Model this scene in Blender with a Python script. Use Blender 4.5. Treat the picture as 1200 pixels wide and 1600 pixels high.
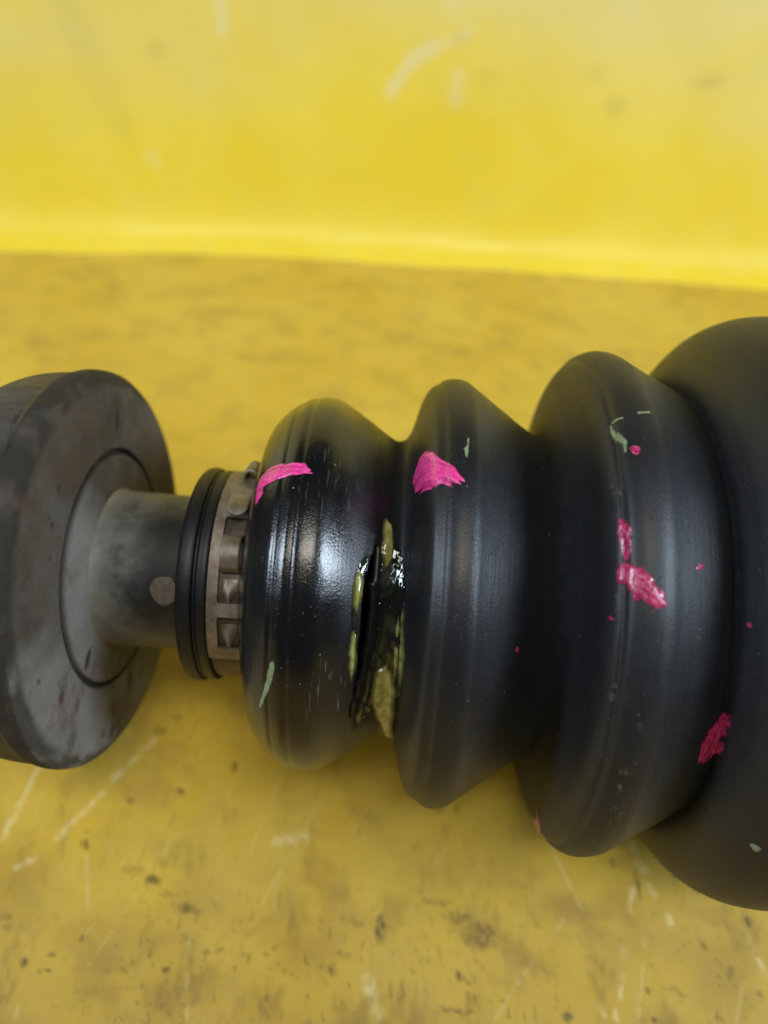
import bpy, math
import numpy as np
from mathutils import Matrix, Vector

sc = bpy.context.scene
for o in list(bpy.data.objects):
    bpy.data.objects.remove(o)
col = sc.collection
MM = 0.001                                   # every length below is in millimetres

# ------------------------------------------------------------------ camera
AXIS_H = 44.9                                # height of the axle's centre line above the board
DIST = 121.0                                 # camera to centre line
BETA = math.radians(51.5)                    # camera elevation seen from the axle
PITCH = math.radians(46.0)
ROLL = math.radians(3.6)
U = np.array([0, -math.cos(BETA), math.sin(BETA)])     # axle -> camera
V = np.array([0, math.sin(BETA), math.cos(BETA)])      # across it, upward
cam_d = bpy.data.cameras.new("camera")
cam = bpy.data.objects.new("camera", cam_d)
col.objects.link(cam)
fwd = Vector((0, math.cos(PITCH), -math.sin(PITCH)))
rgt = Vector((1, 0, 0))
upv = rgt.cross(fwd)
r2 = rgt * math.cos(ROLL) + upv * math.sin(ROLL)
u2 = upv * math.cos(ROLL) - rgt * math.sin(ROLL)
M = Matrix((r2, u2, -fwd)).transposed().to_4x4()
M.translation = Vector(((np.array([0, 0, AXIS_H]) + DIST * U) * MM).tolist())
cam.matrix_world = M
cam_d.sensor_fit = 'VERTICAL'
cam_d.sensor_height = 24.0
cam_d.lens = 24.0 * 1164 / 1600
cam_d.clip_start = 0.005
cam_d.clip_end = 20
cam_d.dof.use_dof = True
cam_d.dof.focus_distance = 0.097
cam_d.dof.aperture_fstop = cam_d.lens / 2.2
sc.camera = cam

# ------------------------------------------------------------------ light
w = bpy.data.worlds.new("World")
sc.world = w
w.use_nodes = True
bg = w.node_tree.nodes['Background']
bg.inputs[0].default_value = (0.80, 0.90, 1.0, 1)
bg.inputs[1].default_value = 0.04

def area(name, loc, target, sx, sy, power, colr):
    d = bpy.data.lights.new(name, 'AREA')
    d.shape = 'RECTANGLE'; d.size = sx; d.size_y = sy
    d.energy = power; d.color = colr
    o = bpy.data.objects.new(name, d); col.objects.link(o)
    o.location = loc
    o.rotation_euler = (Vector(target) - Vector(loc)).to_track_quat('-Z', 'Y').to_euler()
    return o
area("ceiling_lamp", (0.05, -0.50, 1.35), (0, 0.0, 0.05), 0.7, 0.24, 8.5, (1.0, 0.95, 0.86))
area("right_window", (1.14, -0.33, 0.86), (0, 0.0, 0.05), 0.30, 0.46, 19.5, (0.72, 0.855, 1.0))
area("left_window", (-1.22, -0.26, 0.80), (0, 0.0, 0.05), 0.28, 0.46, 13, (0.74, 0.865, 1.0))

sc.view_settings.view_transform = 'Standard'
sc.view_settings.look = 'None'
sc.view_settings.exposure = -0.08
sc.view_settings.gamma = 1
sc.view_settings.use_curve_mapping = False

# ------------------------------------------------------------------ helpers
rng = np.random.default_rng(7)

def _hash(ix, iy, seed):
    n = (ix.astype(np.int64) * 374761393 + iy.astype(np.int64) * 668265263 + seed * 1442695041) & 0xFFFFFFFF
    n = ((n ^ (n >> 13)) * 1274126177) & 0xFFFFFFFF
    n = n ^ (n >> 16)
    return (n & 0xFFFF) / 65535.0

def vnoise(x, y, seed=0):                     # smooth value noise, -1..1
    x = np.asarray(x, float); y = np.asarray(y, float)
    ix = np.floor(x); iy = np.floor(y)
    fx = x - ix; fy = y - iy
    fx = fx * fx * (3 - 2 * fx); fy = fy * fy * (3 - 2 * fy)
    a = _hash(ix, iy, seed); b = _hash(ix + 1, iy, seed)
    c = _hash(ix, iy + 1, seed); d = _hash(ix + 1, iy + 1, seed)
    return ((a * (1 - fx) + b * fx) * (1 - fy) + (c * (1 - fx) + d * fx) * fy) * 2 - 1

def fbm(x, y, seed=0, oct=3):
    s = 0; a = 1; t = 0
    for k in range(oct):
        s = s + a * vnoise(np.asarray(x) * 2 ** k, np.asarray(y) * 2 ** k, seed + k * 17)
        t += a; a *= 0.5
    return s / t

def sstep(a, b, x):
    t = np.clip((x - a) / (b - a), 0, 1)
    return t * t * (3 - 2 * t)

def sdf_poly(px, py, poly):                   # signed distance, + inside
    P = np.asarray(poly, float)
    d = np.full(px.shape, 1e9); ins = np.zeros(px.shape, bool)
    for i in range(len(P)):
        a = P[i]; b = P[(i + 1) % len(P)]
        e = b - a
        wx = px - a[0]; wy = py - a[1]
        t = np.clip((wx * e[0] + wy * e[1]) / max(e @ e, 1e-9), 0, 1)
        d = np.minimum(d, np.hypot(wx - t * e[0], wy - t * e[1]))
        c = ((a[1] <= py) & (b[1] > py)) | ((b[1] <= py) & (a[1] > py))
        xx = a[0] + (py - a[1]) / (e[1] if abs(e[1]) > 1e-9 else 1e-9) * e[0]
        ins ^= c & (px < xx)
    return np.where(ins, d, -d)

def seg_dist(px, py, ax, ay, bx, by):
    ex, ey = bx - ax, by - ay
    t = np.clip(((px - ax) * ex + (py - ay) * ey) / max(ex * ex + ey * ey, 1e-9), 0, 1)
    return np.hypot(px - ax - t * ex, py - ay - t * ey)

def mesh_obj(name, verts, faces, material, parent=None, smooth=True, attrs=None):
    me = bpy.data.meshes.new(name)
    me.from_pydata((np.asarray(verts) * MM).tolist(), [], faces)
    if smooth:
        me.polygons.foreach_set('use_smooth', [True] * len(me.polygons))
    if attrs is not None:
        a = me.color_attributes.new('marks', 'FLOAT_COLOR', 'POINT')
        a.data.foreach_set('color', np.asarray(attrs, np.float32).ravel())
    me.update()
    o = bpy.data.objects.new(name, me)
    col.objects.link(o)
    if material: me.materials.append(material)
    if parent is not None: o.parent = parent
    return o

def tag(o, label=None, cat=None, group=None, kind=None):
    if label: o['label'] = label
    if cat: o['category'] = cat
    if group: o['group'] = group
    if kind: o['kind'] = kind
    return o

def grid_faces(ni, nj, wrap=False):
    f = []
    m = nj if wrap else nj - 1
    for i in range(ni - 1):
        for j in range(m):
            k = (j + 1) % nj
            f.append((i * nj + j, (i + 1) * nj + j, (i + 1) * nj + k, i * nj + k))
    return f

def clip_grid(F, wrap=False):
    """Grid with a field: keeps what is > 0.  Returns faces and the list of
    vertex recipes (index pairs and weights) for the new border vertices."""
    ni, nj = F.shape
    pos = F > 0
    m = nj if wrap else nj - 1
    J = np.arange(m); K = (J + 1) % nj
    faces = []; extra = []; key = {}
    flat = F.ravel()
    def cut(a, b):
        k = (a, b) if a < b else (b, a)
        if k not in key:
            t = flat[k[0]] / (flat[k[0]] - flat[k[1]])
            key[k] = ni * nj + len(extra); extra.append((k[0], k[1], t))
        return key[k]
    for i in range(ni - 1):
        c = pos[i, J].astype(int) + pos[i, K] + pos[i + 1, J] + pos[i + 1, K]
        for j in np.nonzero(c)[0]:
            k = (j + 1) % nj
            q = [int(i * nj + j), int((i + 1) * nj + j), int((i + 1) * nj + k), int(i * nj + k)]
            if c[j] == 4:
                faces.append(tuple(q)); continue
            poly = []
            for n in range(4):
                a, b = q[n], q[(n + 1) % 4]
                if flat[a] > 0: poly.append(a)
                if (flat[a] > 0) != (flat[b] > 0): poly.append(cut(a, b))
            if len(poly) > 2: faces.append(tuple(poly))
    return faces, extra

def lerp_extra(arr, extra):
    a = np.asarray(arr).ravel()
    if not extra: return a
    e = np.array([(p, q) for p, q, t in extra]); t = np.array([x[2] for x in extra])
    return np.concatenate([a, a[e[:, 0]] * (1 - t) + a[e[:, 1]] * t])

def compact(verts, faces, attrs=None):
    used = np.zeros(len(verts), bool)
    for f in faces:
        for i in f: used[i] = True
    idx = np.cumsum(used) - 1
    fs = [tuple(int(idx[i]) for i in f) for f in faces]
    return verts[used], fs, (attrs[used] if attrs is not None else None)

def around(X, r, th):                          # a point about the axle (theta 0 faces the camera)
    X, r, th = np.broadcast_arrays(X, r, th)
    c = np.cos(th) * r; s = np.sin(th) * r
    return np.stack([X, c * U[1] + s * V[1], AXIS_H + c * U[2] + s * V[2]], -1)

def catmull(kn, n=6):
    P = np.array(kn, float)
    P = np.vstack([2 * P[0] - P[1], P, 2 * P[-1] - P[-2]])
    out = []
    for i in range(1, len(P) - 2):
        p0, p1, p2, p3 = P[i - 1:i + 3]
        d1 = max(np.hypot(*(p1 - p0)) ** .5, 1e-4); d2 = max(np.hypot(*(p2 - p1)) ** .5, 1e-4); d3 = max(np.hypot(*(p3 - p2)) ** .5, 1e-4)
        m1 = (p2 - p1) + d2 * ((p1 - p0) / d1 - (p2 - p0) / (d1 + d2))
        m2 = (p2 - p1) + d2 * ((p3 - p2) / d3 - (p3 - p1) / (d2 + d3))
        t = (np.arange(n) / n)[:, None]
        out.append((2 * t**3 - 3 * t**2 + 1) * p1 + (t**3 - 2 * t**2 + t) * m1 + (-2 * t**3 + 3 * t**2) * p2 + (t**3 - t**2) * m2)
    return np.vstack(out + [P[-2:-1]])

# ------------------------------------------------------------------ node helpers
def thin_edge(n, a, b, freq, amp):             # a smear runs out to nothing at its rim
    e = n.attr()[0]
    e = n.math('ADD', e, n.math('MULTIPLY', n.math('SUBTRACT', n.noise(freq, 3), .5), amp))
    n.set(Alpha=n.ramp(e, a, b))

class NT:
    def __init__(self, name):
        self.m = bpy.data.materials.new(name); self.m.use_nodes = True
        self.t = self.m.node_tree; self.t.nodes.clear()
        self.out = self.n('ShaderNodeOutputMaterial')
        self.b = self.n('ShaderNodeBsdfPrincipled')
        self.l(self.b.outputs[0], self.out.inputs[0])
        tc = self.n('ShaderNodeTexCoord')
        mp = self.n('ShaderNodeMapping'); mp.inputs['Scale'].default_value = (1000, 1000, 1000)
        self.l(tc.outputs['Object'], mp.inputs[0]); self.co = mp.outputs[0]   # millimetres
    def n(self, t): return self.t.nodes.new(t)
    def l(self, a, b): self.t.links.new(a, b)
    def put(self, s, v):
        if hasattr(v, 'is_linked') or hasattr(v, 'links'): self.l(v, s)
        elif isinstance(v, (tuple, list)) and len(v) == 3 and s.type == 'RGBA': s.default_value = (*v, 1)
        else: s.default_value = v
    def set(self, **k):
        for a, v in k.items(): self.put(self.b.inputs[a.replace('_', ' ')], v)
    def scaled(self, s):
        mp = self.n('ShaderNodeMapping'); mp.inputs['Scale'].default_value = s
        self.l(self.co, mp.inputs[0]); return mp.outputs[0]
    def noise(self, scale, detail=3, rough=.55, co=None, dist=0):
        x = self.n('ShaderNodeTexNoise'); self.l(co or self.co, x.inputs['Vector'])
        x.inputs['Scale'].default_value = scale; x.inputs['Detail'].default_value = detail
        x.inputs['Roughness'].default_value = rough; x.inputs['Distortion'].default_value = dist
        return x.outputs[0]
    def voro(self, scale, co=None):
        x = self.n('ShaderNodeTexVoronoi'); self.l(co or self.co, x.inputs['Vector'])
        x.inputs['Scale'].default_value = scale
        return x.outputs['Distance'], x.outputs['Color']
    def ramp(self, v, a, b, lo=0., hi=1., smooth=True):
        x = self.n('ShaderNodeMapRange')
        if smooth: x.interpolation_type = 'SMOOTHSTEP'
        self.l(v, x.inputs[0])
        for i, q in enumerate((a, b, lo, hi)): x.inputs[i + 1].default_value = q
        return x.outputs[0]
    def math(self, op, a, b=0.):
        x = self.n('ShaderNodeMath'); x.operation = op
        self.put(x.inputs[0], a); self.put(x.inputs[1], b); return x.outputs[0]
    def mix(self, f, a, b):
        x = self.n('ShaderNodeMix'); x.data_type = 'RGBA'
        self.put(x.inputs[0], f); self.put(x.inputs[6], a); self.put(x.inputs[7], b); return x.outputs[2]
    def sep(self, v):
        x = self.n('ShaderNodeSeparateXYZ'); self.l(v, x.inputs[0]); return x.outputs
    def attr(self):
        x = self.n('ShaderNodeAttribute'); x.attribute_name = 'marks'
        y = self.n('ShaderNodeSeparateColor'); self.l(x.outputs['Color'], y.inputs[0]); return y.outputs
    def bump(self, h, dist, strength=1.0, prev=None):
        x = self.n('ShaderNodeBump'); x.inputs['Strength'].default_value = strength
        x.inputs['Distance'].default_value = dist * MM
        self.l(h, x.inputs['Height'])
        if prev is not None: self.l(prev, x.inputs['Normal'])
        self.l(x.outputs[0], self.b.inputs['Normal']); return x.outputs[0]

# ------------------------------------------------------------------ materials
def mat_rubber():
    n = NT('black_rubber')
    X = n.sep(n.co)[0]
    a = n.attr()                                                 # r scratched zones, g dust lodged in folds, b scuffed seam
    dry = n.math('MAXIMUM', n.ramp(X, -1, 16), n.math('MAXIMUM', n.ramp(X, -18.5, -21), n.ramp(X, -6, -3, 0., .75)))   # oily near the split, dull further on
    blot = n.noise(.22, 5, .6)
    streak = n.noise(1.0, 3, .6, n.scaled((2.2, .12, .12)))      # rings left by the mould
    base = n.mix(n.math('MULTIPLY', dry, n.ramp(blot, .3, .8, .5, 1.)), (.0045, .0046, .0050), (.0095, .0110, .0150))
    base = n.mix(n.math('MULTIPLY', n.math('MULTIPLY', a[1], .10), n.ramp(n.noise(.8, 4), .4, .7)), base, (.055, .05, .035))
    d, c = n.voro(.60)
    speck = n.math('MULTIPLY', n.ramp(d, .04, .10, 1, 0), n.ramp(n.sep(c)[0], .80, .84))
    d2, c2 = n.voro(1.7)
    speck2 = n.math('MULTIPLY', n.ramp(d2, .08, .15, 1, 0), n.ramp(n.sep(c2)[1], .84, .88))
    sp = n.math('MAXIMUM', speck, n.math('MULTIPLY', speck2, n.ramp(n.noise(.14, 2), .42, .58)))
    sp = n.math('MULTIPLY', sp, n.ramp(dry, 0, 1, .8, .35))
    base = n.mix(sp, base, (.22, .22, .19))
    sc1 = n.ramp(n.noise(1.0, 2, .5, n.scaled((3.0, .3, .3))), .60, .70)
    sc2 = n.ramp(n.noise(1.3, 4, .65, n.scaled((1.0, .5, .5))), .55, .72)
    scf = n.math('MAXIMUM', n.math('MULTIPLY', sc1, a[0]), n.math('MULTIPLY', sc2, a[2]))
    base = n.mix(n.math('MULTIPLY', scf, .75), base, (.10, .10, .095))
    n.set(Base_Color=base)
    ro = n.math('ADD', n.ramp(dry, 0, 1, .24, .47, False), n.math('MULTIPLY', n.math('SUBTRACT', blot, .5), .10))
    ro = n.math('ADD', ro, n.math('MULTIPLY', n.math('SUBTRACT', streak, .5), .16))
    n.set(Roughness=n.math('MAXIMUM', n.math('ADD', n.math('ADD', ro, n.math('MULTIPLY', a[1], .3)), n.math('MULTIPLY', scf, .2)), .14), Specular_IOR_Level=n.math('MULTIPLY', n.ramp(dry, 0, 1, .48, .52), n.ramp(a[1], 0, 1, 1., .25)),
          Coat_Weight=n.math('MULTIPLY', n.ramp(X, -8, -3.5, .22, 0.), n.ramp(X, -19, -18)), Coat_Roughness=.14)
    h = n.math('ADD', n.math('MULTIPLY', n.noise(3.2, 3), .7), n.math('MULTIPLY', streak, .6))
    b = n.bump(h, .06, .9)
    d3, c3 = n.voro(.9)
    pit = n.math('MULTIPLY', n.ramp(d3, .06, .14, 1, 0), n.ramp(n.sep(c3)[2], .7, .75))
    n.bump(n.math('SUBTRACT', n.math('ADD', n.math('MULTIPLY', sp, .8), n.math('MULTIPLY', n.noise(.35, 2), .5)), pit), .10, .8, b)
    return n.m

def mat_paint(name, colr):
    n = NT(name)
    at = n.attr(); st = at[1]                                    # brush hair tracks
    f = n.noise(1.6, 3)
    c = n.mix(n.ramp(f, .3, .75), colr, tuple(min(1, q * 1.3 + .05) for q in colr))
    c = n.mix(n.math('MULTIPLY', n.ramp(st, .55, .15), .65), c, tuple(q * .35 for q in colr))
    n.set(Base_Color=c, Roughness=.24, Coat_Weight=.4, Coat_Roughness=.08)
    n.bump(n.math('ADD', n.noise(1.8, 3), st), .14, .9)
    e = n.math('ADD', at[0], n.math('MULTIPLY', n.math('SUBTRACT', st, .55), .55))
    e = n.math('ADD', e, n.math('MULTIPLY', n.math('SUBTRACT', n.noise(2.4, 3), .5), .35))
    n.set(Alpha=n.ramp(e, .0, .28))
    return n.m

def mat_grease():
    n = NT('old_grease')
    f = n.noise(.9, 4)
    n.set(Base_Color=n.mix(n.ramp(f, .35, .7), (.30, .285, .055), (.44, .43, .16)), Roughness=.14,
          Subsurface_Weight=.15, Coat_Weight=.6, Coat_Roughness=.05)
    n.b.inputs['Subsurface Radius'].default_value = (.0006, .0006, .0002)
    n.bump(n.noise(.55, 0), .22, .8)
    thin_edge(n, .02, .7, .35, .45)
    return n.m

def mat_wet():
    n = NT('wet_grease_film')
    f = n.noise(.35, 2)
    n.set(Base_Color=n.mix(n.ramp(f, .45, .7), (.008, .010, .008), (.035, .042, .022)), Roughness=.07, Coat_Weight=1.0, Coat_Roughness=.03)
    n.bump(n.noise(1.2, 1.5, .35, n.scaled((1.2, .5, .5))), .60, 1.0)
    thin_edge(n, .0, .5, .5, .3)
    return n.m

def mat_dry_grease():
    n = NT('pale_grease')
    n.set(Base_Color=n.mix(n.ramp(n.noise(1.2, 3), .3, .7), (.17, .22, .12), (.27, .33, .19)), Roughness=.5)
    n.bump(n.noise(2, 3), .15, .7)
    thin_edge(n, .0, .25, 1.5, .3)
    return n.m

def mat_yellow(name, floor=True):
    n = NT(name)
    a = n.attr()                                     # r dirt, g scuffs, b brown film with painted foreground shade (board), paler top (sheet)
    big = n.noise(.018, 4); med = n.noise(.09, 4)
    y0 = n.mix(n.ramp(big, .3, .7), (.575, .368, .028), (.635, .438, .050)) if floor else n.mix(n.ramp(big, .3, .7), (.82, .60, .026), (.86, .645, .05))
    if floor:
        y0 = n.mix(n.math('MULTIPLY', n.ramp(med, .42, .75), .38), y0, (.34, .235, .045))
        gr = n.noise(.7, 5, .65)
        y0 = n.mix(n.math('MULTIPLY', n.ramp(gr, .48, .75), .22), y0, (.30, .22, .05))
        st = n.noise(.5, 4, .6, n.scaled((1.6, .16, 1)))
        y0 = n.mix(n.math('MULTIPLY', n.ramp(st, .52, .75), .22), y0, (.62, .51, .16))
    else:
        y0 = n.mix(n.math('MULTIPLY', n.ramp(med, .45, .8), .15), y0, (.66, .57, .18))
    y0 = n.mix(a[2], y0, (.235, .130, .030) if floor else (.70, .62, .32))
    y0 = n.mix(n.math('MULTIPLY', a[1], .8), y0, (.78, .68, .36))
    y0 = n.mix(a[0], y0, (.055, .035, .014) if floor else (.32, .25, .08))
    n.set(Base_Color=y0)
    n.set(Roughness=n.ramp(n.noise(.05, 3), .3, .7, .40 if floor else .34, .62 if floor else .48), Specular_IOR_Level=.5)
    if floor: n.bump(n.math('ADD', n.noise(.6, 4), a[0]), .08, .5)
    else: n.bump(n.noise(.04, 2), .5, .5)
    return n.m

def mat_flange():
    n = NT('dusty_flange')
    a = n.attr()
    X = n.sep(n.co)
    big = n.noise(.05, 4, .6); fine = n.noise(.6, 5, .65); mid = n.noise(.2, 4, .6)
    c = n.mix(n.ramp(big, .35, .65), (.046, .035, .025), (.088, .072, .056))
    c = n.mix(n.math('MULTIPLY', n.ramp(mid, .45, .7), .35), c, (.085, .084, .08))
    c = n.mix(n.math('MULTIPLY', n.ramp(fine, .5, .75), .5), c, (.035, .028, .022))
    c = n.mix(n.math('MULTIPLY', a[2], n.ramp(mid, .3, .6, .8, 1.)), c, (.20, .19, .168))             # settled pale dust
    c = n.mix(n.math('MULTIPLY', a[1], n.ramp(n.noise(.5, 4, .6, n.scaled((.5, 1.3, 1.3))), .38, .62, 1., .45)), c, (.014, .016, .021))             # bare dark paint
    c = n.mix(a[0], c, (.014, .011, .008))             # oil spots, dark rim and groove
    c = n.mix(n.math('MULTIPLY', n.ramp(n.noise(.11, 5, .65), .52, .68), .55), c, (.085, .048, .028))
    d, cc = n.voro(.30)
    sp = n.math('MULTIPLY', n.ramp(d, .08, .2, 1, 0), n.ramp(n.sep(cc)[0], .78, .85))
    c = n.mix(n.math('MULTIPLY', sp, .7), c, (.03, .025, .02))
    n.set(Base_Color=c, Roughness=n.math('SUBTRACT', .78, n.math('MULTIPLY', a[1], .40)), Specular_IOR_Level=.35)
    b = n.bump(fine, .20, .9)
    n.bump(mid, .45, .6, b)
    return n.m

def mat_shaft():
    n = NT('stained_steel')
    X = n.sep(n.co)[0]
    a = n.attr()
    big = n.noise(.16, 4, .6); fine = n.noise(.8, 5, .6)
    c = n.mix(n.ramp(big, .38, .62), (.016, .019, .023), (.095, .092, .080))
    c = n.mix(n.math('MULTIPLY', n.ramp(fine, .45, .7), .45), c, (.13, .125, .11))
    c = n.mix(a[2], c, (.165, .15, .115))
    c = n.mix(a[0], c, (.016, .016, .016))
    n.set(Base_Color=c, Roughness=.55, Specular_IOR_Level=.5)
    n.bump(fine, .10, .6)
    return n.m

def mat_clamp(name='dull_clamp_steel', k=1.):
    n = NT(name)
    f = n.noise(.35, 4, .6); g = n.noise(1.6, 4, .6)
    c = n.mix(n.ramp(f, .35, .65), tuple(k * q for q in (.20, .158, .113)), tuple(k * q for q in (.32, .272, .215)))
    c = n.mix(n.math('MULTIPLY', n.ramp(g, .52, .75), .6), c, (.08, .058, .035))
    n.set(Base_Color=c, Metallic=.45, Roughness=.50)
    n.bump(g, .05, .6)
    return n.m

RUBBER = mat_rubber(); GREASE = mat_grease(); WET = mat_wet(); PALE = mat_dry_grease()
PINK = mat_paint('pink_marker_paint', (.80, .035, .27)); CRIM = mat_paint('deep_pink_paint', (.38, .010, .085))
FLOOR = mat_yellow('worn_yellow_board'); WALL = mat_yellow('yellow_sheet', False)
FLANGE = mat_flange(); SHAFT = mat_shaft(); CLAMP = mat_clamp(); CLAMP_DARK = mat_clamp('darker_clamp_steel', .45)  # inner band takes the same clamp steel in a darker tone
_n = NT('grey_paint'); _n.set(Base_Color=_n.mix(_n.ramp(_n.noise(1.2, 3), .3, .7), (.13, .112, .098), (.19, .168, .15)), Roughness=.6); _n.bump(_n.noise(2, 3), .1, .6); DOT = _n.m

# ------------------------------------------------------------------ the board and the sheet behind it
fx = np.concatenate([np.linspace(-700, -160, 28)[:-1], np.linspace(-160, -76, 43)[:-1], np.linspace(-76, 82, 451)[:-1], np.linspace(82, 160, 40)[:-1], np.linspace(160, 700, 28)])
fy = np.concatenate([np.linspace(-600, -64, 28)[:-1], np.linspace(-64, 6, 200)[:-1], np.linspace(6, 215, 115)])
gx, gy = np.meshgrid(fx, fy, indexing='ij')
blobs = [(3.9,-38.1,1.0,2.6,1),(13.2,-33.7,2.8,.6,.5),(17,-35.9,2.8,1,.7),(20.8,-38.3,3.3,2.2,.75),(-3.7,-44.7,.8,1,.8),(-1.7,-42.9,.9,.4,.6),(17.2,-44.7,1,.7,1),(19.4,-47.7,1.4,1.1,.7),(16.7,-49.4,2.9,.4,.8),(67.4,-33.7,1.2,1,1.2),(34.2,-49.2,1,.8,1.2),(-36.1,-33.1,1.5,1,.9),(-39.9,-31.6,2.2,.8,.5),(-29.6,-37,1.7,1,.8),(-32.8,-35.2,2.2,.6,.4),(-53.7,-46.5,.7,.9,1),(-49.7,-45.3,.8,.4,1),(-50.5,-47.5,.4,.5,1),(-49.3,-47.3,.4,.3,.9),(-45.5,-42.8,.4,.6,.8),(-30.7,-46.6,.7,.5,1),(-49.6,-27.8,1,.8,.8),(-50.3,-25.7,.9,.5,.5),(-43.9,-19.3,.9,.8,.7),(-35.2,-17.3,1,.9,.8),(-41.9,-5.3,1.2,1,.7),(-39.4,-2,1.1,.9,.6),(-25.8,-11.7,.8,1,.7),(-13.3,-50.6,2,1.9,.6),(-14,-49.3,.4,.9,.8),(-11.2,-51.3,.4,1,.7),(63.8,-35,.7,.5,.9),(58.7,-38,.6,.6,.7),(49.3,-28.8,.5,2.8,.8),(60,-28.9,.8,.5,.8),(56.6,-27,.7,.7,.9),(47.8,-45.1,.4,.4,.8),(48,-49.2,.8,.4,1),(13.8,-17.5,.8,.7,.7),(17.1,-17.3,.6,.9,.5),(9.7,-24.6,1.2,.7,.4),(7.5,-47.7,.8,1.8,.5),(5.9,-47.3,.3,1.6,.5),(45.3,-25.2,.4,.9,.6),(-27.3,-37.6,1.1,.6,.6),(-59.1,-40.2,1.5,.7,.5),(-58,-41.6,.8,.5,.5),(-39.7,-47.1,.4,.3,.5),(-34,-51.2,.4,.3,.6),(-26.9,-51,.7,.4,.6),(-35.6,-49.1,2.1,.3,.3)]
soft = [(-99.5,154.3,8.6,5.9,.3),(-98.2,132.2,6.1,5.2,.35),(-67.8,147.6,7.5,5.7,.35),(-84.9,141.5,5.3,3.9,.25),(-36.1,141.2,5.3,3.9,.3),(-23.2,141.9,4.3,3.9,.3),(-38.2,126,5.1,4.3,.25),(37,151.6,5.6,4.1,.35),(22.1,134.4,3.9,3.4,.3),(47.1,129.8,4.3,3.7,.3),(-67,164.8,13.6,4.5,.2),
        (-11,-40,2.2,26,.45),(20,-38,8,4,.5),(-35,-34,9,4,.3),(40,-48,26,7,.25),(-48,-46,14,7,.25),(-14,-52,10,5,.4),(66,-46,9,9,.35),(20,-48,7,4,.45),(52,-23,5,5,.3)]
scr = [(-64.7,-27.6,-63,-14.4,.5),(-54.9,-27,-49.4,-18.4,.5),(-60.2,-32.4,-57.7,-30.5,.5),(2.2,-46.2,3.8,-50.5,.9),(-16,-25.2,-10.5,-24,.8),(49.6,-21.3,50.8,-26.2,.7),(51.3,-28.7,51.9,-30.5,.5),(53.7,-33.8,53.9,-34.6,.6),(48.2,-29.4,46.9,-33.1,.4),(44.8,-39.4,44.5,-40.4,.5),(43.9,-42.7,43.6,-43.7,.4),(43.4,-44.9,42.9,-46.4,.3),(39.8,-47.7,40.1,-49,.3),(42.1,-48.3,42.1,-49.3,.4),(67.3,-36,67.2,-38.4,.3),(67.7,-39.4,68.4,-41.7,.4),(-42.8,-7.4,-48.1,-15.6,.6)]
wx = gx + .45 * fbm(gx * .9, gy * .9, 3) ; wy = gy + .6 * fbm(gx * .9, gy * .7, 4)
dirt = np.zeros_like(gx); brown = np.zeros_like(gx); pale = np.zeros_like(gx)
broken = .35 + .65 * sstep(-.35, .25, fbm(gx * 2.0, gy * .9, 11))
for x, y, a, b, k in blobs:
    q = np.hypot((wx - x) / a, (wy - y) / b)
    dirt = np.maximum(dirt, np.clip(k, 0, 1) * .85 * (1 - sstep(.45, 1.35, q)) * broken)
for x, y, a, b, k in soft:
    q = np.hypot((wx - x) / a, (wy - y) / b)
    brown = np.maximum(brown, k * (1 - sstep(.1, 1.4, q)) * (.5 + .5 * sstep(-.4, .4, fbm(gx * .8, gy * .4, 13))))
for ax, ay, bx, by, wd in scr:
    d = seg_dist(wx, gy, ax, ay, bx, by)
    pale = np.maximum(pale, .5 * (1 - sstep(.2 * wd, 1.9 * wd, d)) * (.25 + .75 * sstep(-.3, .2, fbm(gx * 1.2, gy * .8, 21))))
spk = vnoise(gx * 1.1, gy * .9, 31) * .6 + vnoise(gx * 2.1, gy * 1.7, 32) * .4
den = .5 * sstep(-20, -50, gy) * (.4 + .9 * sstep(-.2, .5, fbm(gx * .06, gy * .06, 41)))
den += .35 * (1 - sstep(4, 22, np.hypot(gx - 64, (gy + 46) * 1.3))) + .25 * (1 - sstep(3, 12, np.hypot(gx - 24, (gy + 47) * 1.2)))
dirt = np.maximum(dirt, np.clip(den, 0, 1) * sstep(.42, .62, spk) * .75)
near = sstep(-5, -60, gy)  # foreground dirt plus the camera-side shadow, both painted in as brown
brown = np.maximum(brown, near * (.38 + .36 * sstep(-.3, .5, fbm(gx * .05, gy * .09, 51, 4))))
smear = sstep(45, -5, gy) * sstep(.12, .55, fbm(gx * .32, gy * .055, 55, 4)) * (.35 + .65 * sstep(-.3, .3, fbm(gx * .03, gy * .03, 57)))
smear2 = sstep(.15, .6, fbm(gx * .09 + gy * .05, gy * .12, 58, 4))
brown = np.clip(np.maximum(brown, .42 * smear) + .25 * smear2, 0, .85)
blotch = sstep(.12, .5, fbm(gx * .20, gy * .14, 59, 4)) * sstep(5, -45, gy)
dirt = np.maximum(dirt, .30 * blotch * (.3 + .7 * sstep(-.2, .3, fbm(gx * 1.3, gy * .5, 60))))
for k in range(90):                                  # fine scrapes, mostly along the board
    x0 = rng.uniform(-78, 84); y0 = rng.uniform(-62, 0); an = rng.normal(1.45, .45); ln = rng.uniform(4, 22); wdt = rng.uniform(.10, .28)
    d = seg_dist(gx + .5 * fbm(gx * .1, gy * .1, 90 + k), gy, x0, y0, x0 + ln * math.cos(an), y0 + ln * math.sin(an))
    q = rng.uniform(.08, .28) * (1 - sstep(.4 * wdt, 1.8 * wdt, d)) * sstep(-.4, .2, vnoise(gx * .6, gy * .4, 200 + k))
    if k % 3: dirt = np.maximum(dirt, .8 * q)
    else: pale = np.maximum(pale, q)
gz = .12 * fbm(gx * .05, gy * .05, 61)
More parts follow.
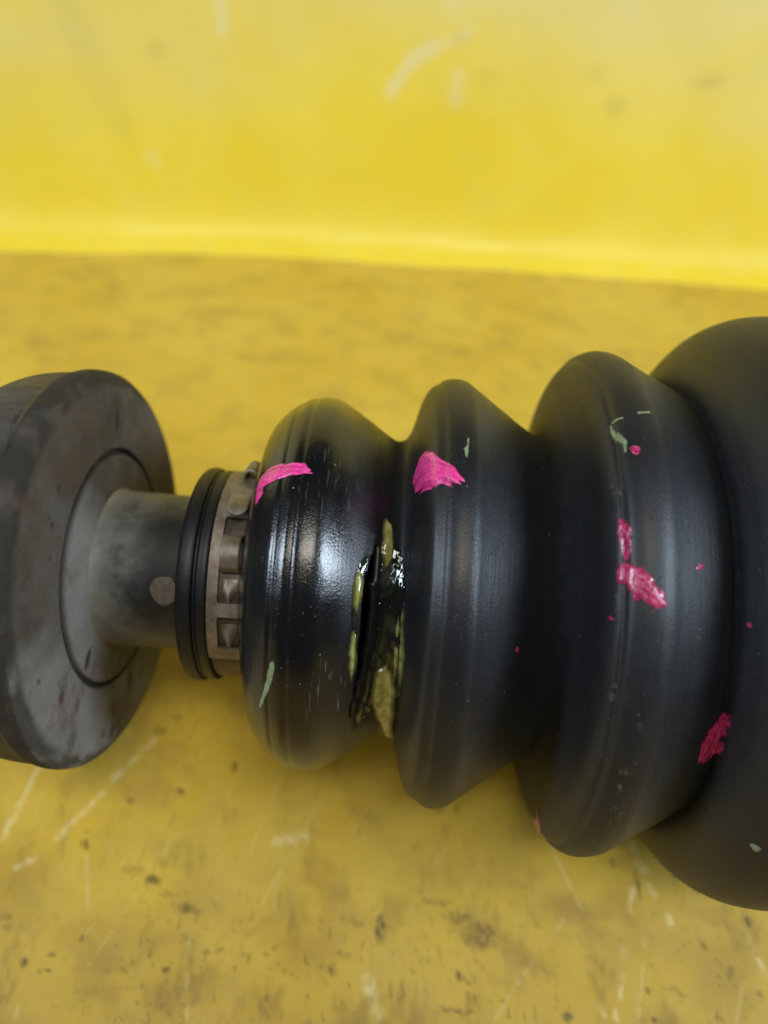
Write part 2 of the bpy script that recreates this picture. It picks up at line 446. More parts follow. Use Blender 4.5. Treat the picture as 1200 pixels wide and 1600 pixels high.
fl = mesh_obj('floor', np.stack([gx, gy, gz], -1).reshape(-1, 3), [f[::-1] for f in grid_faces(*gx.shape)], FLOOR,
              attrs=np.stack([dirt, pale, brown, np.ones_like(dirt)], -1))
tag(fl, kind='structure')

# the sheet: rises behind, its foot curls forward and ends on the board
def wall_line(x):
    return 191.5 - 8.6 * sstep(-40, -170, x) - .00010 * np.clip(x - 60, 0, 200) ** 2 * 0
xs = np.concatenate([np.linspace(-560, -180, 20)[:-1], np.linspace(-180, 180, 240)[:-1], np.linspace(180, 560, 20)])
RF = 17.0
SL = math.atan(.40)                                  # the sheet leans back
pr = [(0., .12)]                                      # (y behind the foot line, z)
am = math.pi / 2 - SL
LS = 30.0
for k in (np.arange(40) + .5) / 40:                 # tight at the foot, easing into the slope
    a = am * (1 - (1 - k) ** 2.4)
    pr.append((pr[-1][0] + LS / 40 * math.cos(a), pr[-1][1] + LS / 40 * math.sin(a)))
y_, z_ = pr[-1]
for d in np.concatenate([np.linspace(2, 130, 60), np.linspace(140, 330, 12)]): pr.append((y_ + d * math.sin(SL), z_ + d * math.cos(SL)))
P = np.array(pr)
Xg, Ig = np.meshgrid(xs, np.arange(len(P)), indexing='ij')
yy = wall_line(Xg) + P[Ig, 0] + .5 * fbm(Xg * .02, P[Ig, 1] * .02, 71); zz = P[Ig, 1].copy()
foot = np.exp(-P[Ig, 1] / 6.)
yy = yy + 1.5 * foot * fbm(Xg * .035, Xg * 0, 73); zz = zz + .35 * foot * (1 + fbm(Xg * .03, Xg * 0, 75))
wd = np.zeros_like(yy); wp = np.zeros_like(yy); wb = np.zeros_like(yy)
wz = zz + 1.5 * fbm(Xg * .1, zz * .1, 5)
for x, z, a, b, k in [(106.4, 59.7, 6.0, 2.2, 0.45), (74.6, 51.2, 4.8, 3, 0.35), (-90.9, 59.8, 3.84, 2.6, 0.35), (16.5, 67.3, 3.0, 2.5, 0.25), (65.3, 59.4, 3.5999999999999996, 3, 0.18), (27.2, 56.4, 6.0, 3, 0.18)]:
    wd = np.maximum(wd, .6 * k * (1 - sstep(.1, 1.6, np.hypot((Xg - x) / a, (wz - z) / b))))
for ax, az, bx, bz, s, k in [(-6.9, 51.6, -0.7, 59.7, 2.2, 0.7), (-0.7, 59.7, 7.8, 65.0, 2.2, 0.75), (7.8, 65.0, 19.9, 69.3, 1.6, 0.5), (-68.2, 77.4, -67.6, 65.3, 2.2, 0.55), (16.8, 56.4, 16.4, 49.7, 2.4, 0.45), (-95.9, 28.4, -93.5, 25.7, 2, 0.3), (13.5, 83.7, 13.4, 77.4, 3, 0.3), (74.3, 83.7, 73.7, 77.4, 2.5, 0.3)]:
    wp = np.maximum(wp, k * (1 - sstep(.5 * s, 1.6 * s, seg_dist(Xg, wz, ax, az, bx, bz))))
wb = np.clip(.5 * sstep(38, 86, zz + 14 * fbm(Xg * .012, zz * .02, 81) + .10 * np.abs(Xg + 5)), 0, 1) * (.55 + .45 * sstep(-.5, .5, fbm(Xg * .02, zz * .05, 83)))
for ax, az, bx, bz, s, k in [(-122.1, 73.3, -105.8, 38.4, 5, 0.35)]:
    wd = np.maximum(wd, .3 * k * (1 - sstep(.3 * s, 1.6 * s, seg_dist(Xg, wz, ax, az, bx, bz))))
wall = mesh_obj('wall', np.stack([Xg, yy, zz], -1).reshape(-1, 3), [f for f in grid_faces(*Xg.shape)], WALL,
                attrs=np.stack([wd, wp, wb, np.ones_like(wd)], -1))
so = wall.modifiers.new('thickness', 'SOLIDIFY'); so.thickness = .0022; so.offset = -1
tag(wall, kind='structure')

# ------------------------------------------------------------------ the axle
axle = bpy.data.objects.new('drive_axle', None)
axle.empty_display_size = .02
col.objects.link(axle)
tag(axle, 'drive axle with split black rubber bellows boot lying on the yellow board', 'axle')

def lathe(name, prof, nth, mat, parent, warp=None, attr=None, n=6, close=True):
    pr = catmull(prof, n) if n else np.array(prof, float)
    th = np.linspace(0, 2 * np.pi, nth, endpoint=False)
    Xg, T = np.meshgrid(pr[:, 0], th, indexing='ij'); Rg = np.repeat(pr[:, 1][:, None], nth, 1)
    if warp: Xg, Rg = warp(Xg, Rg, T)
    v = around(Xg, Rg, T).reshape(-1, 3)
    f = grid_faces(len(pr), nth, True)
    at = None
    if attr is not None: at = attr(Xg, Rg, T).reshape(-1, 4)
    return mesh_obj(name, v, f, mat, parent, attrs=at)

# ---- boot
KN = [(-28.75,12.9),(-28.7,15.6),(-28.3,16.6),(-27.6,17.0),(-26.8,17.0),(-26.3,16.8),(-26.1,16.3),(-25.8,16.3),(-25.5,16.6),(-24.6,16.7),(-24.2,16.5),(-24.0,15.6),(-23.7,15.4),(-20.2,15.4),(-19.75,15.8),(-19.45,17.08),(-18.76,19.69),(-18.0,22.6),(-17.2,24.6),(-16.04,26.1),(-14.85,27.15),(-13.95,27.85),(-13.4,28.07),(-13.0,28.33),(-12.0,28.85),(-11.5,28.9),(-11.1,28.9),(-10.5,29.1),(-9.2,29.15),(-7.88,28.95),(-5.83,27.86),(-2.7,25.76),(0.26,23.73),(1.52,23.1),(2.7,23.4),(3.46,24.43),(4.1,26.3),(4.91,29.22),(5.6,30.8),(6.3,31.75),(6.9,32.12),(7.4,32.42),(8.0,32.9),(9.21,33.25),(11.2,33.05),(12.58,32.16),(16.38,29.44),(20.44,26.6),(21.5,25.95),(22.6,25.4),(23.5,25.4),(24.2,26.1),(24.85,28.2),(25.5,31.6),(26.1,34.6),(26.8,36.2),(27.2,36.68),(27.55,36.88),(28.05,37.7),(29.0,38.25),(30.3,38.55),(32.3,38.3),(34.13,37.36),(37.88,35.38),(40.51,34.1),(41.4,33.5),(41.95,33.0),(42.2,33.2),(42.45,34.3),(42.95,35.6),(43.9,37.6),(45.6,40.2),(48.0,42.5),(51,43.9),(54,44.4),(57,44.3),(61,43.3),(65,42.0),(68,41.6),(72,41.5),(82,41.5)]
PR = catmull(KN, 6)
PR[:, 0] = np.maximum.accumulate(PR[:, 0] + np.arange(len(PR)) * 1e-6)
SLIT = [(-.82,15.1),(-1.45,7.8),(-2.1,1.9),(-2.27,-3.6),(-2.39,-11),(-2.44,-18.7),(-2.45,-25.9),(-2.81,-32.3),(-3.12,-39.5),(-2.69,-53.1),(-2.32,-45.3),(-1.87,-35.9),(-1.19,-28.1),(-.73,-19.6),(-.49,-9.5),(-.37,-1.7),(-.28,4.3),(-.27,10.3),(-.46,14.3)]
RS = 24.6
slit_mm = [(x, math.radians(t) * RS) for x, t in SLIT]

def boot_r(X, th):
    r = np.interp(X, PR[:, 0], PR[:, 1])
    t = np.arctan2(np.sin(th), np.cos(th))
    env = sstep(-19, -15, X)
    r = r + env * .16 * fbm(X * .10, t * 2.5, 91) + .8 * sstep(24, 56, X) * np.sin(t)
    # torn lips lift a little
    near = (np.abs(X + 1.2) < 6) & (np.abs(t) < 1.3)
    if np.any(near):
        d = np.full(np.shape(r), 9.)
        d[near] = -sdf_poly(np.broadcast_to(X, np.shape(r))[near], (np.broadcast_to(t, np.shape(r)) * RS)[near], slit_mm)
        lift = np.where(X < np.interp(np.degrees(t), [-53, -40, -20, 0, 15], [-2.7, -2.5, -1.6, -1.1, -.6]), .55, .18)
        r = r + lift * np.exp(-np.clip(d, 0, 9) / .7)
    return r

NTH = 420
th = np.linspace(-np.pi, np.pi, NTH, endpoint=False)
Xg, T = np.meshgrid(PR[:, 0], th, indexing='ij')
Rg = boot_r(Xg, T)
Fh = np.full(Xg.shape, 1.)
msk = (np.abs(Xg + 1.5) < 4) & (T < .5) & (T > -1.2)
Fh[msk] = np.clip(-sdf_poly(Xg[msk], T[msk] * RS, slit_mm) + .27 + .10 * vnoise(Xg[msk] * 1.5, T[msk] * RS * 1.1, 5), -1, 1)
faces, ex = clip_grid(Fh, True)
v = around(Xg, Rg, T).reshape(-1, 3)
if ex:
    e = np.array([(p, q) for p, q, t in ex]); t = np.array([x[2] for x in ex])[:, None]
    v = np.vstack([v, v[e[:, 0]] * (1 - t) + v[e[:, 1]] * t])
m1 = (1 - sstep(1.5, 3.2, np.hypot((Xg + 5.8) / 1.0, (T * 28 + 15.5) / 2.2))) + .35 * (1 - sstep(1, 2, np.hypot((Xg + 8) / 3., (T * 28 - 12) / 6.)))
m3 = (1 - sstep(.6, 1.3, np.hypot((Xg - 30.2 - .6 * vnoise(T * 9, 0 * T, 3)) / 1.6, (T * 38 + 30) / 16.))) + .8 * (1 - sstep(.7, 1.4, np.hypot((Xg - 27.2) / .5, (T * 38 - 6) / 24.)))
fold = np.exp(-((Xg - 1.6) / 1.2) ** 2) * (np.abs(T - .9) < .7) + np.exp(-((Xg - 41.8) / .9) ** 2) + np.exp(-((Xg - 23.2) / 1.4) ** 2)
at = np.stack([m1, fold, m3, 1 + 0 * m1], -1).reshape(-1, 4)
if ex: at = np.vstack([at, at[e[:, 0]]])
v, faces, at = compact(v, faces, at)
boot = mesh_obj('boot', v, faces, RUBBER, axle, attrs=at)
so = boot.modifiers.new('wall', 'SOLIDIFY'); so.thickness = .0014; so.offset = -1

def boot_normal(X, th):
    e = .06
    p = around(X + e, boot_r(X + e, th), th) - around(X - e, boot_r(X - e, th), th)
    q = around(X, boot_r(X, th + .002), th + .002) - around(X, boot_r(X, th - .002), th - .002)
    n = np.cross(p, q); n /= np.linalg.norm(n, axis=-1, keepdims=True) + 1e-12
    out = around(X, 2.0, th) - around(X, 1.0, th)
    n *= np.sign((n * out).sum(-1, keepdims=True))
    return n

def patch(name, poly, mat, parent=boot, h=.10, ragged=.25, freq=.9, streak=None, res=.16, lump=0., seed=1, grow=0., label=None, eps=.03, dig=None):
    P = np.array(poly, float)
    rm = float(np.interp(P[:, 0].mean(), PR[:, 0], PR[:, 1]))
    tt = np.radians(P[:, 1]) * rm
    a = np.arange(P[:, 0].min() - .8, P[:, 0].max() + .8, res); b = np.arange(tt.min() - .8, tt.max() + .8, res)
    A, B = np.meshgrid(a, b, indexing='ij')
    F = sdf_poly(A, B, np.c_[P[:, 0], tt]) + grow
    F = F + ragged * fbm(A * freq, B * freq, seed)
    if streak:                                     # dry-brush gaps growing toward one end
        (dx, dy), (x0, y0), length, amt = streak
        L = math.hypot(dx, dy); dx /= L; dy /= L
        al = (A - x0) * dx + (B - math.radians(y0) * rm) * dy; ac = -(A - x0) * dy + (B - math.radians(y0) * rm) * dx
        F = F - amt * sstep(0, 1, al / length) * (.55 + vnoise(ac * 3.2, al * .35, seed + 5) + .4 * vnoise(ac * 6, al * .5, seed + 6))
    stv = vnoise(A * 3 + B * 1.5, B * 3 - A * 1.5, seed + 5) * .3
    if streak: stv = vnoise(ac * 4.5, al * .3, seed + 7) * .7 + .3 * vnoise(ac * 9, al * .6, seed + 8)
    if dig: F = F - dig * sstep(.25, .6, fbm(A * 1.3, B * 1.3, seed + 9))
    F[0] = F[-1] = -1; F[:, 0] = F[:, -1] = -1
    fc, ex = clip_grid(F)
    if not fc: return None
    A2 = lerp_extra(A, ex); B2 = lerp_extra(B, ex); F2 = lerp_extra(F, ex)
    T2 = B2 / rm; S2 = lerp_extra(stv, ex)
    hh = h * sstep(-.1, .6, F2) * (1 + .35 * fbm(A2 * .7, B2 * .7, seed + 3, 2)) + lump * sstep(0, .7, F2) * np.clip(fbm(A2 * .6, B2 * .4, seed + 4, 2) + .35, 0, 2)
    pos = around(A2, boot_r(A2, T2), T2) + boot_normal(A2, T2) * (eps + hh)[:, None]
    pos, fc, ed = compact(pos, fc, np.stack([np.clip(F2, 0, 4), S2 * .5 + .5, F2 * 0, F2 * 0 + 1], -1))
    o = mesh_obj(name, pos, fc, mat, parent, attrs=ed)
    if label: o['label'] = label
    return o

P1 = [(-16.93,20.9),(-17.27,26.8),(-16.84,32),(-15.3,32.9),(-12.53,31.4),(-10.82,31.1),(-9.55,29.5),(-9.35,27.3),(-11,27.1),(-13.56,27.1),(-15.77,26.5),(-16.3,23.3)]
P2 = [(3.75,31.5),(3.85,36),(4.4,38.5),(5.0,36),(6.88,29.8),(8.76,26.2),(9.6,23.4),(8.7,22.0),(7.2,23.4),(6.4,22.9),(5.6,23.0),(4.8,24.6),(4.1,28)]
P3A = [(27.1,14.6),(27.6,14.5),(28.15,12),(28.2,8.3),(28.0,5.2),(27.3,5.2),(27,10.4)]
P3B = [(26.97,5.7),(27.48,6.5),(28.35,6.1),(29.47,4.8),(30.27,3),(31.6,1),(32.17,-.5),(31.66,-1.9),(30.22,-1.9),(29.52,-.7),(29.06,.3),(28.28,-.3),(27.99,1.2),(27.49,2.7),(26.99,2.2)]
P4 = [(39.85,-33.8),(39.37,-28.9),(40.01,-25.4),(41.11,-23.7),(42.2,-21.6),(42.6,-19.0),(42.8,-16.5),(42.6,-21),(42.4,-27),(42.5,-31.2),(42.2,-34.5),(41.5,-35.9)]
P5 = [(28.49,27.8),(29.14,28.3),(29.8,27.8),(29.69,26.6),(29.3,26),(28.87,26.6)]
PD = [(35.88,6.3),(36.28,7.3),(37.04,7.2),(36.64,6.2),(36.25,5.9)]
patch('paint_mark', P1, PINK, grow=.12, h=.12, ragged=.10, streak=((1, -.1), (-12.0, 30), 3.2, .55), seed=3)
patch('paint_mark', P2, PINK, grow=.22, h=.12, ragged=.12, streak=((1, -.9), (6.8, 28.5), 4.5, .40), seed=5)
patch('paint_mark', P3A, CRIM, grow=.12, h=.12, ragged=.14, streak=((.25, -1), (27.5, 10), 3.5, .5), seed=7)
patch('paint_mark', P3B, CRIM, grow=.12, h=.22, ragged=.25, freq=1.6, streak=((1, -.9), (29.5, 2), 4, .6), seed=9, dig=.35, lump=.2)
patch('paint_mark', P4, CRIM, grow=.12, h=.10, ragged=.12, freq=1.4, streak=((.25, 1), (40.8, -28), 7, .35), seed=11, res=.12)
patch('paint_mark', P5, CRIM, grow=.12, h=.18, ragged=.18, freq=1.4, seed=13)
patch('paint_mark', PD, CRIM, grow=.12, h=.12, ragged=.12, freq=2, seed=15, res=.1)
for i, (x, t, s) in enumerate([(42.75, 19.6, .26), (26.59, -3.6, .32), (42.7, -3.4, .28), (17.49, -14.1, .45)]):
    rr = float(np.interp(x, PR[:, 0], PR[:, 1]))
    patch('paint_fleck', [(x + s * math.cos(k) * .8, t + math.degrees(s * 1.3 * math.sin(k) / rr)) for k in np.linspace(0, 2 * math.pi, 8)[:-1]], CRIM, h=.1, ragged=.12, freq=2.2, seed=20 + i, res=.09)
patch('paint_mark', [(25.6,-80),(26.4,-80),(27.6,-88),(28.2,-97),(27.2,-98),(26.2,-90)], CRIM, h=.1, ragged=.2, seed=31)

# grease thrown out of the split
G_LEFT = [(-1.82,9.1),(-1.42,6.8),(-2.15,1),(-2.32,-4.6),(-2.44,-11.9),(-2.51,-19),(-2.6,-26.4),(-2.91,-31.5),(-3.11,-28.5),(-3.35,-24.1),(-3.44,-16.3),(-3.27,-13.6),(-3.55,-9),(-3.46,-3.7),(-3.46,1.6),(-3.01,5.3)]
G_FILM = [(-.09,20),(.78,20.1),(1.45,13.3),(2.51,11.2),(3.21,4.8),(3.5,-8.6),(3.6,-23.8),(3.7,-36.2),(3.4,-45.9),(.37,-45.6),(-1.7,-49.6),(-2.08,-45.2),(-.98,-30.7),(-.32,-19.9),(-.16,-9.6),(-.04,-1.6),(-.08,6.3),(-.12,14.6)]
G_UP = [(.23,21),(.88,19.3),(1.36,13.3),(1.24,7.9),(.61,5.6),(.11,8.9),(.03,15.1)]
G_LOW = [(1.28,-27.8),(2.36,-30),(3.0,-35.3),(3.1,-48.9),(3.1,-65.7),(2.37,-65.4),(.88,-50.6),(-.14,-40.5),(.07,-33.9),(.47,-29.2)]
patch('grease_film', G_FILM, WET, h=.12, ragged=.22, grow=.15, lump=.34, seed=41, eps=.02, label='clear wet grease along the right lip of the split')
patch('grease_film', G_LEFT, WET, h=.10, ragged=.18, lump=.15, seed=43, eps=.02, label='wet grease along the left lip of the split')
patch('grease', G_UP, GREASE, h=.5, ragged=.12, lump=.2, seed=45, eps=.08, grow=.35)
patch('grease', G_LOW, GREASE, h=.6, ragged=.15, freq=.6, lump=.2, seed=47, eps=.08, grow=.5)
patch('grease', [(-2.6,-15),(-2.5,-20),(-2.62,-26),(-2.9,-29),(-3.2,-26),(-3.3,-18),(-3.0,-14)], GREASE, h=.35, ragged=.12, lump=.2, seed=49, eps=.05, grow=.3)
patch('grease', [(-2.5,3),(-2.2,0),(-2.35,-5),(-2.7,-8),(-3.1,-6),(-3.2,0),(-2.9,3)], GREASE, h=.35, ragged=.12, lump=.2, seed=51, eps=.05, grow=.3)
patch('grease', [(3.3,-5),(3.6,-14),(3.8,-24),(3.6,-32),(3.35,-24),(3.2,-14)], GREASE, h=.3, ragged=.15, lump=.2, seed=53, eps=.05, grow=.25)
patch('grease', [(2.6,-4),(3.1,-8),(3.3,-24),(3.2,-36),(2.3,-36),(2.4,-22)], GREASE, h=.25, ragged=.3, freq=.5, lump=.2, seed=54, eps=.05)
# dried spatters
patch('grease_smear', [(-13.06,-22),(-12.54,-20.9),(-12.26,-22.4),(-12.59,-27.3),(-13.42,-32.3),(-14.44,-39.5),(-14.81,-38.2),(-13.93,-30.6),(-13.49,-25.7)], PALE, h=.3, ragged=.12, seed=55)
patch('grease_smear', [(27.43,35.4),(27.74,33),(28.32,30.6),(28.56,29.5),(28.4,27.4),(28.14,27.2),(28.04,29.3),(27.52,31.6),(27.3,33.1)], PALE, h=.15, ragged=.1, seed=57, grow=.1)
patch('grease_smear', [(27.42,36.2),(28.7,35.8),(28.77,35.1),(27.61,35.2)], PALE, h=.1, ragged=.1, seed=59, res=.1, grow=.03)
patch('grease_smear', [(30.25,36.6),(32.16,37.4),(32.09,36.3),(30.3,35.7)], PALE, h=.1, ragged=.1, seed=61, res=.1)
patch('grease_smear', [(10.03,35.7),(10.36,35.4),(10.22,31.3),(10.04,29.3),(9.72,29.7),(9.42,32.1),(9.91,33.1)], PALE, h=.12, ragged=.1, seed=63, res=.12)
patch('grease_smear', [(45.95,-44.2),(46.23,-43.3),(47.03,-43.1),(47.11,-44.1),(46.62,-45.1)], PALE, h=.12, ragged=.15, freq=1.8, seed=65, res=.1)

# ---- shaft
def shaft_attr(X, Rr, T):
    dust = .75 * sstep(.5, 1.35, T * (T < np.pi)) + .5 * sstep(-37, -41.5, X)
    dust = np.clip(dust + .5 * sstep(-.1, .4, fbm(X * .25, T * 3, 7)) * sstep(-30, -42, X), 0, 1)
    low = (np.where(T > np.pi, T - 2 * np.pi, T))
    dust = np.maximum(dust, .55 * sstep(-.5, -1.1, low))
    grime = .8 * sstep(-37.5, -33, X + 2.5 * fbm(X * .3, T * 4, 9)) * sstep(1.0, .55, np.abs(low + .05))
    return np.stack([grime, 0 * X, dust, 1 + 0 * X], -1)
lathe('shaft', [(-150, 12.2), (-100, 12.2), (-70, 12.3), (-45, 12.4), (-43.0, 13.2), (-42.3, 12.9), (-41.5, 12.55), (-40, 12.4), (-36, 12.35), (-30, 12.2), (-24, 12.2), (0, 12.2), (40, 12.2), (85, 12.2)], 160, SHAFT, axle, attr=shaft_attr, n=8)
# round dab of grey paint on the shaft
th = np.linspace(0, 2 * np.pi, 36, endpoint=False)
rad = np.linspace(0, 1, 8)
Rd, Td = np.meshgrid(rad, th, indexing='ij')
wob = 1 + .10 * vnoise(np.cos(Td) * 2, np.sin(Td) * 2, 3)
dx = -31.2 + 1.95 * Rd * np.cos(Td) * wob; dt = math.radians(-14.0) + 2.2 * Rd * np.sin(Td) * wob / 12.3
cres = np.where((np.cos(Td) > .6) & (Rd > .45), 0, 1)
mesh_obj('paint_dab', around(dx, 12.36 + .10 * (1 - Rd ** 4), dt).reshape(-1, 3), [f for f in grid_faces(8, 36, True)], DOT, axle)

# ---- flange at the left
def fl_warp(X, Rr, T):
    t = np.clip((Rr - 12) / 19, 0, 1)
    k = (X > -62)
    return X + .5 - 2.3 * np.cos(T) * t * k, Rr + .12 * fbm(X * .2, np.cos(T) * 3 + np.sin(T) * 2, 5) * (Rr > 20)
FSP = [(-44.2,23.5,-52,.8,1.4,.9),(-43.9,27.5,-70,1.4,2.6,.5),(-43,16.5,-58,.8,1.6,.9),(-44,22.5,-66,.7,1.1,.6),(-44,26.5,-92,.6,1,.6),(-44,27.5,-100,.8,1.2,.7),(-44,24,-100,.5,.7,.5),(-44,23.5,77,1,1.8,.85),(-44,21.8,-118,1,2.6,.7)]
def fl_attr(X, Rr, T):
    fy = Rr * np.cos(T); fz = Rr * np.sin(T)
    dark = np.zeros_like(X)
    wy = fy + .5 * fbm(fy * .8, fz * .8, 5); wz = fz + .5 * fbm(fy * .8, fz * .8, 6)
    for _, r, t, a, b, k in FSP:
        t = math.radians(t); q = np.hypot((wy - r * math.cos(t)) / a, (wz - r * math.sin(t)) / b)
        dark = np.maximum(dark, k * (1 - sstep(.5, 1.3, q)) * (X > -46))
    face = X > -45.4
    low = np.where(T > np.pi, T - 2 * np.pi, T)
    dust = .85 * sstep(-.2, -.7, low + .35 * fbm(fy * .12, fz * .12, 8)) * face
    dust = np.maximum(dust, .8 * sstep(19, 17.5, Rr) * face * sstep(.9, .2, low))
    # rim edge rubbed dark, ring groove darker
    dark = np.maximum(dark, .8 * sstep(28.3, 29.8, Rr + .5 * fbm(Rr * .5, T * 7, 15)) * (X > -48.5) * sstep(-.7, .1, fbm(Rr * .6, T * 8, 9) + .1))
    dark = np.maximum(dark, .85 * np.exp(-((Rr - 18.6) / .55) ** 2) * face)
    bare = sstep(-47.2, -48.4, X + .6 * fbm(X * .5, T * 6, 11)) * (.35 + .65 * sstep(-.25, .25, fbm(X * .25, T * 5, 12)))
    return np.stack([dark, bare * (1 - .75 * sstep(.9, 1.25, np.abs(low))), dust, 1 + 0 * X], -1)
lathe('flange', [(-42.5, 12.0), (-42.55, 14.0), (-42.7, 16.5), (-42.8, 17.7), (-43.0, 18.15), (-43.9, 18.35), (-44.1, 18.6), (-43.9, 18.9), (-43.1, 19.2), (-43.0, 19.8), (-43.05, 22), (-43.1, 25), (-43.25, 28), (-43.5, 29.4), (-44.0, 30.4), (-44.7, 31.05), (-45.5, 31.25), (-46.6, 31.2), (-47.0, 31.0), (-47.4, 30.7), (-48, 30.65), (-50, 30.6), (-53, 30.2), (-56, 29.1), (-59, 27.2), (-63, 25), (-71, 23), (-74, 21), (-75, 18), (-75.2, 12)], 260, FLANGE, axle, warp=fl_warp, attr=fl_attr, n=6)

# ---- clamp
def band_arc(name, X0, X1, r0, t, th0, th1, mat, parent, holes=(), corner=.5, nx=40, res=.18):
    full = th1 - th0 >= 359.9
    nt = int(math.radians(th1 - th0) * r0 / res)
    a = np.linspace(X0 - .3, X1 + .3, int((X1 - X0 + .6) / res) + 1)
    b = np.radians(np.linspace(th0 - (0 if full else 2), th1 + (0 if full else 2), nt, endpoint=not full))
    A, B = np.meshgrid(a, b, indexing='ij')
    def rrect(x0, x1, t0, t1, c):
        cx, cy = (x0 + x1) / 2, math.radians((t0 + t1) / 2) * r0
        qx = np.abs(A - cx) - (x1 - x0) / 2 + c; qy = np.abs(B * r0 - cy) - math.radians(t1 - t0) / 2 * r0 + c
        return -(np.hypot(np.maximum(qx, 0), np.maximum(qy, 0)) + np.minimum(np.maximum(qx, qy), 0) - c)
    F = rrect(X0, X1, th0 - (90 if full else 0), th1 + (90 if full else 0), corner)
    for hx0, hx1, h0, h1 in holes: F = np.minimum(F, -rrect(hx0, hx1, h0, h1, .3))
    fc, ex = clip_grid(F, full)
    A2 = lerp_extra(A, ex)
    v = around(A, r0 + 0 * A, B).reshape(-1, 3)
    if ex:
        e = np.array([(p, q) for p, q, t_ in ex]); tt = np.array([x[2] for x in ex])[:, None]
        v = np.vstack([v, v[e[:, 0]] * (1 - tt) + v[e[:, 1]] * tt])
    v, fc, _ = compact(v, fc)
    o = mesh_obj(name, v, fc, mat, parent)
    m = o.modifiers.new('thickness', 'SOLIDIFY'); m.thickness = t * MM; m.offset = -1
    m2 = o.modifiers.new('edge', 'BEVEL'); m2.width = .00008; m2.segments = 2; m2.limit_method = 'ANGLE'; m2.angle_limit = math.radians(50)
    return o
clamp = band_arc('clamp', -24.05, -18.9, 15.95, .5, -180, 180, CLAMP_DARK, axle)
outer = band_arc('outer_strap', -24.0, -18.95, 16.75, .55, -47, 100, CLAMP, clamp,
                 holes=[(-22.5, -19.45, -14.5, 29.5), (-22.5, -19.45, -40, -21.5)])
# right-hand flap on top of the strap, with the rolled ear at its end
band_arc('flap', -22.0, -18.95, 17.3, .5, 33, 74, CLAMP, clamp, corner=.25)

def tube_along(name, pts, rad, parent, mat=CLAMP, seg=12):
    pts = np.array(pts, float); n = len(pts); vs = []; fs = []
    for i in range(n):
        tn = pts[min(i + 1, n - 1)] - pts[max(i - 1, 0)]; tn /= np.linalg.norm(tn)
        a = np.cross(tn, [0.3, .5, .81]); a /= np.linalg.norm(a); b = np.cross(tn, a)
        for k in range(seg):
            q = 2 * math.pi * k / seg; vs.append(pts[i] + rad * (math.cos(q) * a + math.sin(q) * b))
    for i in range(n - 1):
        for k in range(seg): fs.append((i * seg + k, i * seg + (k + 1) % seg, (i + 1) * seg + (k + 1) % seg, (i + 1) * seg + k))
    return mesh_obj(name, vs, fs, mat, parent)

def strip(name, prof, X0, X1, parent, t=.45, nx=10, round_end=0):
    """bent metal strip: prof is a list of (theta deg, radius) run across X0..X1"""
    pf = catmull(prof, 6); n = len(pf)
    A, I = np.meshgrid(np.linspace(-1, 1, nx), np.arange(n), indexing='ij')
    half = np.full(n, (X1 - X0) / 2)
    if round_end:
        s = np.concatenate([[0], np.cumsum(np.hypot(np.diff(np.radians(pf[:, 0])) * 17, np.diff(pf[:, 1])))])
        left = s[-1] - s
        k = np.clip(1 - left / round_end, 0, 1); half = half * np.sqrt(np.clip(1 - k ** 2, .02, 1))
    Xx = (X0 + X1) / 2 + A * half[I]
    v = around(Xx, pf[I, 1], np.radians(pf[I, 0])).reshape(-1, 3)
    o = mesh_obj(name, v, grid_faces(nx, n), CLAMP, parent)
    m = o.modifiers.new('thickness', 'SOLIDIFY'); m.thickness = t * MM; m.offset = -1
    return o
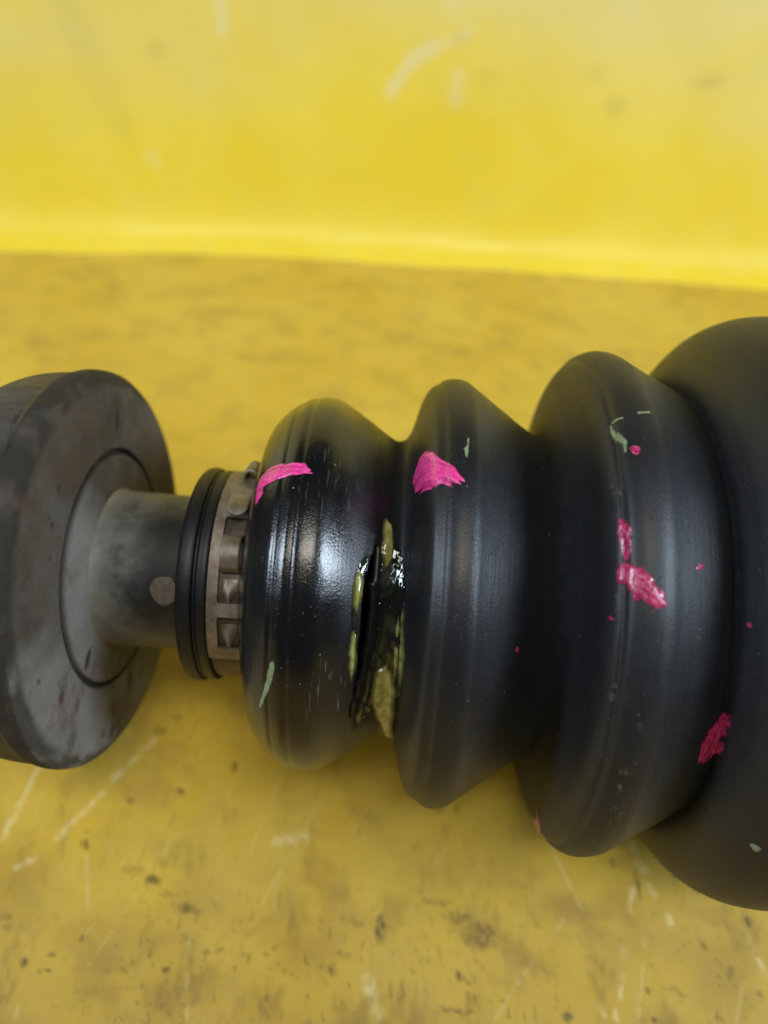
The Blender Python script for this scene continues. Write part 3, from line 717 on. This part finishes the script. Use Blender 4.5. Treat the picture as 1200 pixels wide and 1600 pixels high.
# tongue that stands off the strap above the half-moon opening
strip('tongue', [(42, 17.15), (38, 17.5), (34, 18.0), (30, 18.35), (26.5, 18.3)], -22.15, -19.2, clamp, .5, 14, round_end=1.5)
# raised tool bridge
strip('bridge', [(18.2, 16.2), (17.2, 16.9), (15.5, 17.75), (13, 18.15), (10, 18.25), (7, 18.1), (4.6, 17.6), (3.0, 16.8), (2.0, 16.2)], -22.2, -19.5, clamp, .5, 8)
# the crimped ear: a small arch standing across the band
rows = []
for k in np.linspace(-15, 195, 22):
    a = math.radians(k)
    rows.append([around(np.array(-20.2 + 1.05 * math.cos(a)), np.array(17.5 + 1.35 * math.sin(a)), np.array(math.radians(q))) for q in np.linspace(55, 68, 6)])
ear = mesh_obj('ear', np.array(rows).reshape(-1, 3), grid_faces(22, 6), CLAMP, clamp)
m = ear.modifiers.new('thickness', 'SOLIDIFY'); m.thickness = .0004; m.offset = 0
# two pressed teeth showing in the windows
def tooth(tc, tb):
    v = []; prof = []
    n = 10
    rows = 12
    for i in range(rows):
        s = i / (rows - 1)
        t = tc + (tb - tc) * s
        hw = 1.05 * (1 - max(0, (s - .45) / .55) ** 1.0) + .03
        ht = .95 * math.sin(min(1, s / .72) * math.pi / 2) * (1 - .85 * max(0, (s - .72) / .28))
        for j in range(n):
            q = -1 + 2 * j / (n - 1)
            v.append(around(np.array(-20.9 + hw * q), np.array(16.05 + ht * (1 - abs(q) ** 1.4)), np.array(math.radians(t))))
    return mesh_obj('tooth', np.array(v).reshape(-1, 3), [f for f in grid_faces(rows, n)], CLAMP, clamp)
tooth(-2.5, -16.0)
tooth(-26.0, -42.0)

# ---- big end of the boot, the clamp round it and the joint cup (beyond the right edge of the picture)
lathe('joint_housing', [(66, 12.3), (66.2, 37), (67, 39.2), (72, 39.4), (84, 39.4), (92, 39.4), (104, 39), (110, 37), (118, 26), (126, 20), (140, 17), (141, 5)], 120, FLANGE, axle, attr=lambda X, r, T: np.stack([0 * X, .8 + 0 * X, 0 * X, 1 + 0 * X], -1), n=5)
lathe('large_clamp', [(70.5, 41.55), (70.5, 42.1), (79.5, 42.1), (79.5, 41.55)], 160, CLAMP, axle, n=0)
